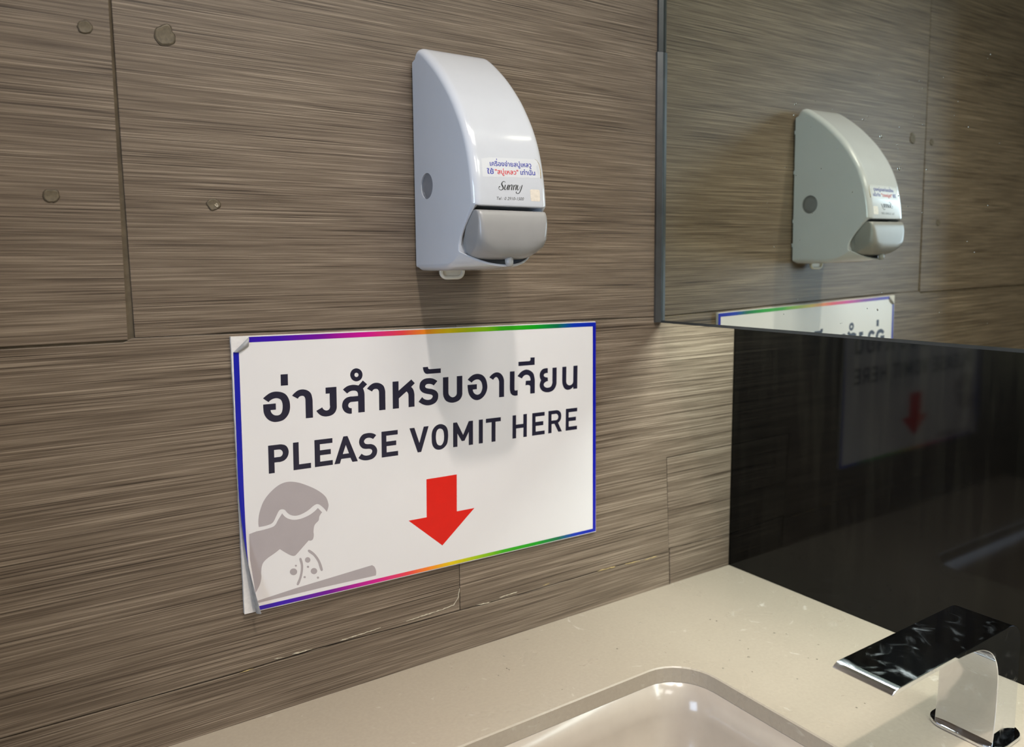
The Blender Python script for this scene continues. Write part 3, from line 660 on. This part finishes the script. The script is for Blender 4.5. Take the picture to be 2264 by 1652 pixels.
UPPER = curve_pts('4,498 4,727 5.2,735s 9,741s 15,744.2s 22,743s 31,738s 45,728s 61,715.2s 74,703.2s 86,690.8s 96,679.3s 105,667s 113,655s 120,642.6s 125.5,630.6s 129.8,619s 133.3,607s 136,595s 138.2,583s 139.6,572s 140.4,563.5', 3)
UPPER = UPPER[:next(i for i, q in enumerate(UPPER) if abs(q.y - 563.5) < 1e-3) + 1]
CUT_SIDE = [(140.2, 561.4), (139.2, 560), (132, 553), (125.5, 546), (119, 538.8), (113.2, 531.3), (109.5, 525.5), (107.2, 519.5)]
CUT_DEEP = [(140.3, 561.2), (139.3, 560.2), (134, 560), (124, 559.6), (115, 557), (109, 548), (106, 533), (105.5, 522)]


def profile(x):
    """outline of the cover in a slice: flat at the sides, hollow behind the lever and with a bowl-shaped lip in the middle"""
    a = min(1.0, abs(x) / 47.0)
    w = max(0.0, min(1.0, (a - 0.86) / 0.10)); w = w * w * (3 - 2 * w)
    cut = [Vector((p[0] + (q[0] - p[0]) * w, p[1] + (q[1] - p[1]) * w)) for p, q in zip(CUT_DEEP, CUT_SIDE)]
    rd = 108.0 + 22 * (1 - a ** 2.0)
    rz = 497.2 + 15.0 * a ** 2.2
    c = cut[-1]
    low = [Vector((107.0 + 0.2 * (1 - w), rz + 3.2)), Vector((107.3 + (rd - 107.3) * 0.5, rz + 2.6)), Vector((rd - 0.8, rz + 2.0)), Vector((rd, rz + 0.9)), Vector((rd - 0.5, rz - 0.4))]
    under = []
    for i in range(1, 9):
        t = i / 8
        under.append(Vector((rd - 0.5 + (58 - rd) * t, 492.6 + (rz - 0.4 - 492.6) * (1 - t) ** 2.0)))
    back = [Vector((30, 492.4)), Vector((10, 492.4)), Vector((6, 493.4)), Vector((4.3, 495.4))]
    return UPPER + cut + low + under + back


NU = len(UPPER)
WGT = [1.0] * NU + [1, .9, .7, .6, .5, .45, .4, .35] + [.3, .25, .2, .15, .15] + [.15, .2, .3, .5, .7, .9, 1, 1] + [1] * 4


PROF = profile(47.0)


def dfront(z):
    best = 140.4
    for a, b in zip(PROF[:-1], PROF[1:]):
        if a.x > 15 and a.y >= z >= b.y and a.y > 561 and b.y > 560:
            return a.x + (b.x - a.x) * (a.y - z) / max(1e-6, a.y - b.y)
    return best


def inset(poly, amt, wgt=None):
    n = len(poly); out = []
    area = sum(poly[i].x * poly[(i + 1) % n].y - poly[(i + 1) % n].x * poly[i].y for i in range(n))
    sg = 1 if area > 0 else -1
    for i in range(n):
        a, b, c = poly[i - 1], poly[i], poly[(i + 1) % n]
        e1 = (b - a).normalized(); e2 = (c - b).normalized()
        n1 = Vector((-e1.y, e1.x)) * sg; n2 = Vector((-e2.y, e2.x)) * sg
        nn = (n1 + n2)
        nn = nn.normalized() if nn.length > 1e-6 else n1
        k = amt * (wgt[i] if wgt else 1) / max(0.6, nn.dot(n1))
        q = b + nn * k
        if b.x <= 4.5: q.x = b.x
        out.append(q)
    return out


HW, RAD = 47.0, 9.0
V, F = [], []
steps = 6
levels = []
for s in (-1, 1):
    for k in range(steps + 1):
        ph = math.pi / 2 * k / steps
        levels.append((s, s * (HW - RAD * (1 - math.cos(ph))), RAD * (1 - math.sin(ph)) * 0.8))
for i in range(-18, 19):
    levels.append((0, i * 2.0, 0.0))
order = sorted(levels, key=lambda q: q[1])
np_ = len(PROF)
for s, x, ins in order:
    pr = profile(x)
    V += [D(x, p.x, p.y) for p in (inset(pr, ins, WGT) if ins > 1e-6 else pr)]
for k in range(len(order) - 1):
    for i in range(np_):
        j = (i + 1) % np_
        F.append((k * np_ + i, k * np_ + j, (k + 1) * np_ + j, (k + 1) * np_ + i))
WC, WR = (34.5, 588.5), 14.6
circ = [(WC[0] + WR * math.cos(2 * math.pi * i / 40), WC[1] + WR * math.sin(2 * math.pi * i / 40)) for i in range(40)]
for k in (0, len(order) - 1):
    x = order[k][1]; s = order[k][0]
    loop = inset(profile(x), order[k][2], WGT)
    v2, tr = fill([loop, [Vector(c) for c in circ]])
    base = k * np_; off = len(V)
    idx = [base + i for i in range(np_)] + [off + i for i in range(40)]
    V += [D(x, a, b) for a, b in circ]
    F += [tuple(idx[i] for i in t) for t in tr]
    o2 = len(V); V += [D(x - s * 2.2, a, b) for a, b in circ]
    F += [(off + i, off + (i + 1) % 40, o2 + (i + 1) % 40, o2 + i) for i in range(40)]
body = mesh_obj('cover', V, F, MAT['white_plastic'], dt)
smooth_by_angle(body, 32)
wn = body.modifiers.new('weighted', 'WEIGHTED_NORMAL'); wn.keep_sharp = True; wn.weight = 100
for s in (-1, 1):
    x = s * HW
    rr = [(WR * 1.0, 2.1), (WR * 0.93, 1.3), (WR * 0.6, 1.15), (0.01, 1.1)]
    V, F = [], []
    for r, dep in rr:
        V += [D(x - s * dep, WC[0] + r * math.cos(2 * math.pi * i / 40), WC[1] + r * math.sin(2 * math.pi * i / 40)) for i in range(40)]
    for k in range(3):
        F += [(k * 40 + i, k * 40 + (i + 1) % 40, (k + 1) * 40 + (i + 1) % 40, (k + 1) * 40 + i) for i in range(40)]
    F.append(tuple(120 + i for i in range(40)))
    tag(mesh_obj('level_window', V, F, MAT['window_plastic'], dt, True), 'round grey level window')
prism('back_plate', rrect(-41, 41, 502, 728, 8, 4), 0.2, 4.2, MAT['cream_plastic'], dt, to3=lambda a, b, t: D(a, t, b))
for cz in (705, 640, 560, 520):
    for s in (-1, 1):
        prism('clip', [(s * 41, cz), (s * 44.5, cz), (s * 44.5, cz + 6), (s * 41, cz + 6)], 0.4, 4.2, MAT['white_plastic'], dt, to3=lambda a, b, t: D(a, t, b))

# push lever
LP = [(118, 555.4), (137, 556.2), (140.4, 555.8), (142.3, 554.2), (144.0, 550), (145.6, 543), (146.4, 534), (146.5, 526), (145.6, 518), (143, 511.5), (138, 507.2), (131, 505), (122, 504.2),
      (112, 504.8), (104, 508), (102, 516), (103, 525), (106, 533), (111, 541), (117, 549.5)]
V, F = [], []
NX = 56; XW = 43.8
for k in range(NX + 1):
    x = -XW * math.cos(math.pi * k / NX)
    for d, z in LP:
        rad = 4.0 if z > 546 else (4.0 + (546 - z) / 26 * 6 if z > 520 else 10 + (520 - z) / 15 * 27)
        e = max(0, abs(x) - (XW - rad))
        dl = rad - math.sqrt(max(0, rad * rad - e * e))
        q = d - dl * max(0, min(1, (d - 112) / 14))
        V.append(D(x * (1 if z > 524 else 1 - 0.22 * ((524 - z) / 20) ** 1.6), q, z))
m = len(LP)
for k in range(NX):
    for i in range(m):
        j = (i + 1) % m
        F.append((k * m + i, k * m + j, (k + 1) * m + j, (k + 1) * m + i))
F.append(tuple(range(m))); F.append(tuple(range(NX * m, NX * m + m)))
pl = mesh_obj('push_lever', V, F, MAT['grey_plastic'], dt)
smooth_by_angle(pl, 50)
tag(pl, 'grey plastic push lever')
V, F = tube([D(0, 132, 507), D(0, 133, 501), D(0, 133.6, 497.2)], [0.005, 0.0045, 0.0035], 14)
mesh_obj('nozzle', V, F, MAT['clear'], dt, True)
hk = [(-19.5, 496)] + [(-12 + 7.5 * math.cos(t), 491 + 7 * math.sin(t)) for t in [math.pi + math.pi / 2 * i / 6 for i in range(7)]] + \
     [(3 + 7.5 * math.cos(t), 491 + 7 * math.sin(t)) for t in [1.5 * math.pi + math.pi / 2 * i / 6 for i in range(7)]] + [(10.5, 496)]
V, F = tube([D(a, 14, b) for a, b in hk], 0.0024, 10)
mesh_obj('latch', V, F, MAT['cream_plastic'], dt, True)
prism('latch_web', [(-19, 496), (-18.5, 489), (-14, 485), (5, 485), (9.5, 489), (10, 496)], 12.2, 13.8, MAT['cream_plastic'], dt, to3=lambda a, b, t: D(a, t, b))


# stickers and print on the cover front, wrapped to its curve
def on_front(x, z, lift=0.12):
    edge = max(0.0, abs(x) - (HW - RAD))
    back = 0.8 * (RAD - math.sqrt(max(0, RAD * RAD - edge * edge))) if edge > 0 else 0
    return D(x, dfront(z) - back + lift, z)


def wrapped_sheet(name, outline, mat, parent, lift, label=None):
    """outline (x, z) mm polygon laid over the front; filled as rows"""
    zs = [p[1] for p in outline]; z0, z1 = min(zs), max(zs); rows = 12
    V, F = [], []

    def span(z):
        xs = []
        for a, b in zip(outline, outline[1:] + outline[:1]):
            if (a[1] - z) * (b[1] - z) <= 0 and a[1] != b[1]:
                xs.append(a[0] + (b[0] - a[0]) * (z - a[1]) / (b[1] - a[1]))
        return min(xs), max(xs)
    for r in range(rows + 1):
        z = z0 + (z1 - z0) * (0.002 + 0.996 * r / rows)
        a, b = span(z)
        for c in range(9):
            V.append(on_front(a + (b - a) * c / 8, z, lift))
    for r in range(rows):
        for c in range(8):
            F.append((r * 9 + c, r * 9 + c + 1, (r + 1) * 9 + c + 1, (r + 1) * 9 + c))
    o = mesh_obj(name, V, F, mat, parent, True)
    if label: tag(o, label)
    return o


def text_mesh(txt, size=1.0, shear=0.0, bold=0.0):
    c = bpy.data.curves.new('text', 'FONT'); c.body = txt; c.size = size; c.shear = shear; c.offset = bold
    c.resolution_u = 3
    o = bpy.data.objects.new('text', c); COL.objects.link(o)
    bpy.context.view_layer.update()
    me = o.to_mesh()
    V = [v.co.copy() for v in me.vertices]; F = [tuple(p.vertices) for p in me.polygons]
    o.to_mesh_clear()
    bpy.data.objects.remove(o); bpy.data.curves.remove(c)
    return V, F


def front_text(name, runs, mat, parent, lift=0.3):
    """runs: list of (text, x0, x1 or None, z baseline at x0, z at x1, height, shear, bold, dy)"""
    VV, FF = [], []
    for txt, x0, x1, za, zb, h, sh, bold, dy in runs:
        V, F = text_mesh(txt, 1.0, sh, bold)
        if not V: continue
        xs = [v.x for v in V]
        k = (x1 - x0) / (max(xs) - min(xs)); mn = min(xs)
        off = len(VV)
        for v in V:
            x = x0 + (v.x - mn) * k
            z = za + (zb - za) * (x - x0) / (x1 - x0) + v.y * h + dy
            VV.append(on_front(x, z, lift))
        FF += [tuple(i + off for i in f) for f in F]
    return mesh_obj(name, VV, FF, mat, parent)


def ribbon2(path, w):
    """2D variable-width stroke -> verts, quads"""
    P = [Vector(p) for p in path]
    # resample smoothly
    Q, Wd = [], []
    n = len(P)
    for i in range(n - 1):
        p0, p1 = P[i], P[i + 1]; pm = P[max(0, i - 1)]; pn = P[min(n - 1, i + 2)]
        for k in range(6):
            t = k / 6
            Q.append(0.5 * ((2 * p0) + (p1 - pm) * t + (2 * pm - 5 * p0 + 4 * p1 - pn) * t * t + (3 * p0 - pm - 3 * p1 + pn) * t ** 3))
            Wd.append(w[i] + (w[i + 1] - w[i]) * t)
    Q.append(P[-1]); Wd.append(w[-1])
    V, F = [], []
    for i, q in enumerate(Q):
        t = (Q[min(len(Q) - 1, i + 1)] - Q[max(0, i - 1)])
        t = t.normalized() if t.length > 1e-9 else Vector((1, 0))
        nn = Vector((-t.y, t.x)) * Wd[i] / 2
        V += [q + nn, q - nn]
        if i: F.append((2 * i - 2, 2 * i - 1, 2 * i + 1, 2 * i))
    return V, F


s1 = wrapped_sheet('instruction_sticker', [(-33.8, 610.5), (34.8, 612.8), (38.4, 610.8), (40.2, 606), (40.0, 599), (39.4, 592.1), (-34.8, 590.0)], MAT['sticker'], dt, 0.1, 'white sticker with blue and red Thai print')
V, F = tube([on_front(x, z, 0.1) for x, z in ((35, 612.8), (37.5, 611.5), (39.2, 608.5), (40.1, 604.5), (40.2, 600.5), (39.9, 596.5), (39.5, 592.2))], [0.0001, 0.00018, 0.0003, 0.00035, 0.00045, 0.0006, 0.0003], 6)
mesh_obj('worn_edge', V, F, MAT['caulk_ochre'], s1, True)
front_text('blue_lettering', [
    ('\u0e40\u0e04\u0e23\u0e37\u0e2d\u0e07\u0e08\u0e48\u0e32\u0e22\u0e2a\u0e1a\u0e39\u0e48\u0e40\u0e2b\u0e25\u0e27', -24.2, 28.8, 602.0, 603.6, 6.9, 0, 0.012, 0),
    ('\u0e43\u0e0a\u0e49', -28.9, -20.6, 593.4, 593.7, 6.9, 0, 0.012, 0),
    ('\u0e40\u0e17\u0e48\u0e32\u0e19\u0e31\u0e19', 13.3, 32.5, 594.7, 595.2, 6.9, 0, 0.012, 0),
    ('\u0e48', -15.4, -14.6, 604.2, 604.2, 6.9, 0, 0.012, 0),
    ('\u0e49', 26.4, 28.4, 597.3, 597.3, 6.9, 0, 0.012, 0),
], MAT['ink_blue'], s1)
front_text('red_lettering', [('"\u0e2a\u0e1a\u0e39\u0e48\u0e40\u0e2b\u0e25\u0e27"', -18.8, 10.6, 593.8, 594.6, 6.9, 0, 0.012, 0)], MAT['ink_red'], s1)
SUN = [
    ([(-7.3, 585.3), (-9.0, 586.4), (-11.2, 585.3), (-12.2, 583.2), (-11.2, 580.9), (-10.8, 579.0), (-12.3, 577.5), (-14.4, 577.1), (-16.2, 578.2), (-16.1, 580.0), (-14.6, 580.7)], [.5, .5, .8, 1.5, 1.7, 1.3, .6, .5, .5, .6, 1.2]),
    ([(-7.7, 582.8), (-9.2, 578.6), (-8.5, 577.6), (-6.6, 579.2), (-4.4, 583.0)], [1.1, 1.2, .6, .4, .4]),
    ([(-4.0, 583.0), (-5.6, 578.4), (-5.1, 577.7)], [1.1, 1.2, .6]),
    ([(-2.3, 583.0), (-4.0, 577.6)], [1.1, 1.2]),
    ([(-3.2, 580.2), (-1.0, 582.5), (0.3, 583.1), (0.8, 582.3), (-0.5, 578.4), (0.1, 577.8)], [.4, .5, .8, 1.1, 1.2, .5]),
    ([(3.3, 583.1), (1.6, 577.7)], [1.1, 1.2]),
    ([(2.4, 580.4), (4.5, 582.7), (5.8, 583.2), (6.2, 582.4), (4.9, 578.5), (5.4, 577.9)], [.4, .5, .8, 1.1, 1.2, .5]),
    ([(8.3, 583.4), (6.8, 579.1), (7.7, 578.0), (9.6, 579.6), (11.6, 582.6)], [1.1, 1.2, .6, .4, .4]),
    ([(13.9, 583.6), (12.4, 580.3), (11.0, 577.6), (9.1, 575.0), (6.8, 574.2), (5.2, 574.8), (5.8, 576.1)], [.9, 1.1, 1.0, .7, .5, .6, 1.2]),
]
VV, FF = [], []
for path, w in SUN:
    V, F = ribbon2(path, w)
    FF += [tuple(i + len(VV) for i in f) for f in F]
    VV += [on_front(v.x, v.y, 0.15) for v in V]
mesh_obj('script_lettering', VV, FF, MAT['ink_black'], dt)
front_text('telephone_lettering', [('Tel : 0 2910-1500', -19.9, 14.8, 566.6, 567.4, 4.6, 0.28, 0.0, 0)], MAT['ink_grey'], dt, 0.15)
wrapped_sheet('square_sticker', rrect(23.6, 36.2, 566.9, 579.6, 1.2, 3), MAT['sticker_aged'], dt, 0.1, 'small aged square sticker')


# ------------------------------------------------------------------ the sign
TLX, TLZ, TILT = -782.1, 426.6, -0.01489
CA, SA = math.cos(TILT), math.sin(TILT)
SK = 6.0 / 303.0                                 # the board leans a touch out of square


def S(u, v, h):                                  # sign mm (right, down, out from wall) -> world metres
    return ((TLX + CA * u + SA * v) / 1000, -h / 1000, (TLZ + SA * u - CA * v) / 1000)


sg = empty('vomit_basin_sign', S(248, 303, 0))
tag(sg, 'white rainbow-bordered sign on the tiles under the soap dispenser', 'sign')
# foam board with a slightly ragged left edge
left = [(5.2 * t + 0.45 * noise.noise(Vector((t * 90, 3, 0))), 302.2 * t) for t in [i / 60 for i in range(60, -1, -1)]]
prism('backing_board', [(490, 0), (496.8, 302.2)] + left, 0.05, 4.4, MAT['board'], sg, to3=lambda a, b, t: S(a, b, t))

A0, A1, B0, B1 = 2.0, 490.3, 0.8, 301.2
RC = 5.2


def a_left(b): return A0 + max(0.0, (16.2 - b) / 15.4 * 16.4)


def arc_len(b): return 15.5 * max(0.0, min(1.0, (b - 120) / 182)) ** 1.2


def sheet(a, b, lift=0.0):
    """sheet point: a runs along the paper from its left edge, peeled forward near the lower left"""
    al = arc_len(b)
    d = A0 + al - a
    sk = max(0.0, a / 490.0) * SK * b + (1 - max(0.0, a / 490.0)) * (0.004 * b if b < 120 else 0.48 + 0.018 * (b - 120) * (b - 120) / 182 / 1.0)
    if d <= 0 or al <= 0:
        return S(a + sk, b, 4.65 + lift)
    th = d / RC
    return S(A0 + al - (RC + 0) * math.sin(th) + lift * math.sin(th) + sk, b, 4.65 + RC * (1 - math.cos(th)) + lift * math.cos(th))


def strip_mesh(name, a_fn, nb, b0, b1, mat, lift, parent, na, attr=None, smooth=True):
    V, F, W = [], [], []
    for r in range(nb + 1):
        b = b0 + (b1 - b0) * r / nb
        row = a_fn(b)
        for a in row:
            V.append(sheet(a, b, lift)); W.append(a / 490.0)
        n = len(row)
    for r in range(nb):
        for c in range(n - 1):
            F.append((r * n + c, r * n + c + 1, (r + 1) * n + c + 1, (r + 1) * n + c))
    o = mesh_obj(name, V, F, mat, parent, smooth)
    if attr:
        at = o.data.attributes.new('across', 'FLOAT', 'POINT')
        for i, w in enumerate(W): at.data[i].value = attr(w)
    return o


def row_all(b):
    l = a_left(b)
    return [l + 17 * i / 20 for i in range(21)] + [l + 17 + (A1 - l - 17) * i / 20 for i in range(1, 21)]


ps = strip_mesh('printed_sheet', row_all, 75, B0, B1, MAT['paper'], 0.0, sg, 41)
tag(ps, 'white printed sheet peeling at its left edge')
bk = strip_mesh('sheet_back', lambda b: [a_left(b) + 0.05 + 15 * i / 20 for i in range(21)], 75, 60, B1 - 0.05, MAT['backing'], -0.16, ps, 21)
tag(bk, 'grey back of the peeling sheet')
# border
strip_mesh('border_strip', lambda b: [A0 + 5.7 * i / 8 for i in range(9)], 75, 16.3, B1 - 0.2, MAT['blue'], 0.12, ps, 9)
strip_mesh('border_strip', lambda b: [A1 - 5.6 + 5.5 * i / 2 for i in range(3)], 40, B0 + 0.2, B1 - 0.3, MAT['blue'], 0.12, ps, 3)
strip_mesh('border_strip', lambda b: [18.0 - 5.7 * (b - B0) / 5.6 * 0 + (A1 - 0.2 - 18.0) * i / 120 for i in range(121)], 2, B0 + 0.15, B0 + 5.8, MAT['rainbow'], 0.16, ps, 121, attr=lambda w: w)
strip_mesh('border_strip', lambda b: [17.2 + (A1 - 0.2 - 17.2) * i / 120 for i in range(121)], 2, B1 - 4.7, B1 - 0.1, MAT['rainbow'], 0.16, ps, 121, attr=lambda w: w)
# rolled-over top left corner
V, F = [], []
c1, c2 = Vector((18.4, 0.8)), Vector((2.2, 16.2)); f1, f2 = Vector((17.8, 10.4)), Vector((8.0, 16.6))
for i in range(9):
    t = i / 8
    for k in range(9):
        s = k / 8
        p = (c1.lerp(c2, t)).lerp(f1.lerp(f2, t), s)
        V.append(S(p.x, p.y, 4.7 + 3.2 * math.sin(math.pi * (0.08 + 0.80 * s)) * (0.55 + 0.45 * math.sin(math.pi * t))))
for i in range(8):
    for k in range(8):
        F.append((i * 9 + k, i * 9 + k + 1, (i + 1) * 9 + k + 1, (i + 1) * 9 + k))
tag(mesh_obj('folded_corner', V, F, MAT['backing'], ps, True), 'silver-grey folded sheet corner')


def print_mesh(name, keys, mat, lift=0.12):
    VV, FF = [], []
    for k in keys:
        loops = [curve_pts(t) for t in GLYPHS[k].split('|')]
        groups = [[lp] for lp in loops] if k == 'dots' else [loops]
        for g in groups:
            v, f = fill(g)
            FF += [tuple(i + len(VV) for i in t) for t in f]
            VV += [S(a, b, 4.65 + lift) for a, b in v]
    return mesh_obj(name, VV, FF, mat, ps)


print_mesh('thai_lettering', ['th%d' % i for i in range(1, 19)], MAT['navy'])
print_mesh('english_lettering', ['P', 'L', 'E1', 'A', 'S', 'E2', 'V', 'O', 'M', 'I', 'T', 'H', 'E3', 'R', 'E4'], MAT['navy'])
tag(print_mesh('down_arrow', ['arrow'], MAT['red']), 'red printed down arrow')
tag(print_mesh('pictogram', ['hair', 'face', 'dots', 'arc1', 'arc2', 'bowl'], MAT['greyprint']), 'grey pictogram of a head over a basin')

# ------------------------------------------------------------------ dried glue patches
def blob(cx, cz, rx, rz, seed, label):
    rnd = random.Random(seed)
    t = empty('glue_patch', (cx / 1000, 0, cz / 1000))
    tag(t, label, 'glue patch')
    n = 28
    rr = [1 + 0.22 * noise.noise(Vector((math.cos(2 * math.pi * i / n) * 1.3 + seed * 3.1, math.sin(2 * math.pi * i / n) * 1.3, seed))) + rnd.uniform(-.04, .04) for i in range(n)]
    V, F = [], []
    prof = [(1.0, 0.05), (0.93, 0.9), (0.8, 0.75), (0.45, 0.6), (0.0, 0.5)]
    for s, h in prof[:-1]:
        V += [((cx + rx * rr[i] * s * math.cos(2 * math.pi * i / n)) / 1000, -(h + 0.12 * rnd.random()) / 1000 if h > .1 else 0.0002, (cz + rz * rr[i] * s * math.sin(2 * math.pi * i / n)) / 1000) for i in range(n)]
    V.append((cx / 1000, -0.0005, cz / 1000))
    for k in range(3):
        F += [(k * n + i, k * n + (i + 1) % n, (k + 1) * n + (i + 1) % n, (k + 1) * n + i) for i in range(n)]
    F += [(3 * n + i, 3 * n + (i + 1) % n, 4 * n) for i in range(n)]
    mesh_obj('dried_film', V, F, MAT['glue'], t, True)
    path = [((cx + rx * rr[i] * 1.0 * math.cos(2 * math.pi * i / n)) / 1000, -0.0002, (cz + rz * rr[i] * 1.0 * math.sin(2 * math.pi * i / n)) / 1000) for i in range(n)]
    V, F = tube(path, [rnd.uniform(0.0002, 0.0007) for _ in path], 6, True)
    mesh_obj('rim', V, F, MAT['glue_rim'], t, True)
    return t


blob(-897.3, 719.5, 6.2, 5.6, 1, 'dried brown glue patch high on the tile left of the vertical joint')
blob(-828.7, 722.7, 9.2, 10.0, 2, 'largest dried brown glue patch, high on the tile right of the joint')
blob(-933.8, 565.1, 6.4, 6.0, 5, 'dried brown glue patch low on the tile left of the vertical joint')
g4 = blob(-791.6, 562.4, 6.8, 5.4, 8, 'dried glue patch with a pale chip, level with the dispenser window')
mesh_obj('pale_chip', [(-0.7912, -0.0011, 0.5622), (-0.7885, -0.0013, 0.5640), (-0.7868, -0.0011, 0.5612), (-0.7882, -0.0014, 0.5596), (-0.7896, -0.0011, 0.5604), (-0.7890, -0.0004, 0.5618)],
         [(0, 1, 5), (1, 2, 5), (2, 3, 5), (3, 4, 5), (4, 0, 5)], MAT['caulk'], g4)


# ------------------------------------------------------------------ splashes
def drops(name, pts, place, label):
    V, F = [], []
    rnd = random.Random(11)
    for a, b, r in pts:
        r *= 1.25
        off = len(V); n, m = 10, 3
        for k in range(m):
            e = math.pi / 2 * k / m
            for i in range(n):
                an = 2 * math.pi * i / n
                V.append(place(a + r * math.cos(e) * math.cos(an), b + r * 1.15 * math.cos(e) * math.sin(an), 0.55 * r * math.sin(e)))
        V.append(place(a, b, 0.55 * r))
        for k in range(m - 1):
            F += [(off + k * n + i, off + k * n + (i + 1) % n, off + (k + 1) * n + (i + 1) % n, off + (k + 1) * n + i) for i in range(n)]
        F += [(off + (m - 1) * n + i, off + (m - 1) * n + (i + 1) % n, off + m * n) for i in range(n)]
    o = mesh_obj(name, V, F, MAT['water'], None, True, origin=V[0])
    return tag(o, label, 'water drops', kind='stuff')


rnd = random.Random(5)
md = [(-316.5, 655.9, 1.0), (-338.6, 634.3, 1.5), (-357, 623.3, .7), (-360.2, 597.8, 1.5), (-227.7, 687.1, .9), (-390, 593.8, .7), (-387.5, 549.9, .6), (-226.3, 674.7, .8), (-306.4, 577.4, .6), (-342.3, 446.1, .9),
      (-330, 447, .5), (-230, 688, .6), (-322, 658, .5)]
md += [(rnd.uniform(-460, -180), rnd.uniform(425, 700), rnd.uniform(.25, .55)) for _ in range(60)]
drops('mirror_droplets', md, lambda a, b, h: (mx(b / 1000) - h / 1000, a / 1000, b / 1000), 'tiny water droplets splashed on the mirror glass')
cd = [(-120.7, -48.6, 1.1), (-191, -184, 1.0), (-135.8, -195.8, 1.1), (-124.3, -206.7, 1.0), (-215.8, -218.6, 1.2), (-149.3, -270.8, .9), (-43, -224, .8), (-264.6, -70.8, .9), (-176.8, -119.3, .8)]
cd += [(rnd.uniform(-560, -30), rnd.uniform(-150, -20), rnd.uniform(.4, .9)) for _ in range(30)] + [(rnd.uniform(-270, -30), rnd.uniform(-400, -150), rnd.uniform(.4, .9)) for _ in range(30)]
drops('counter_droplets', cd, lambda a, b, h: (a / 1000, b / 1000, h / 1000), 'tiny water droplets scattered on the beige counter')
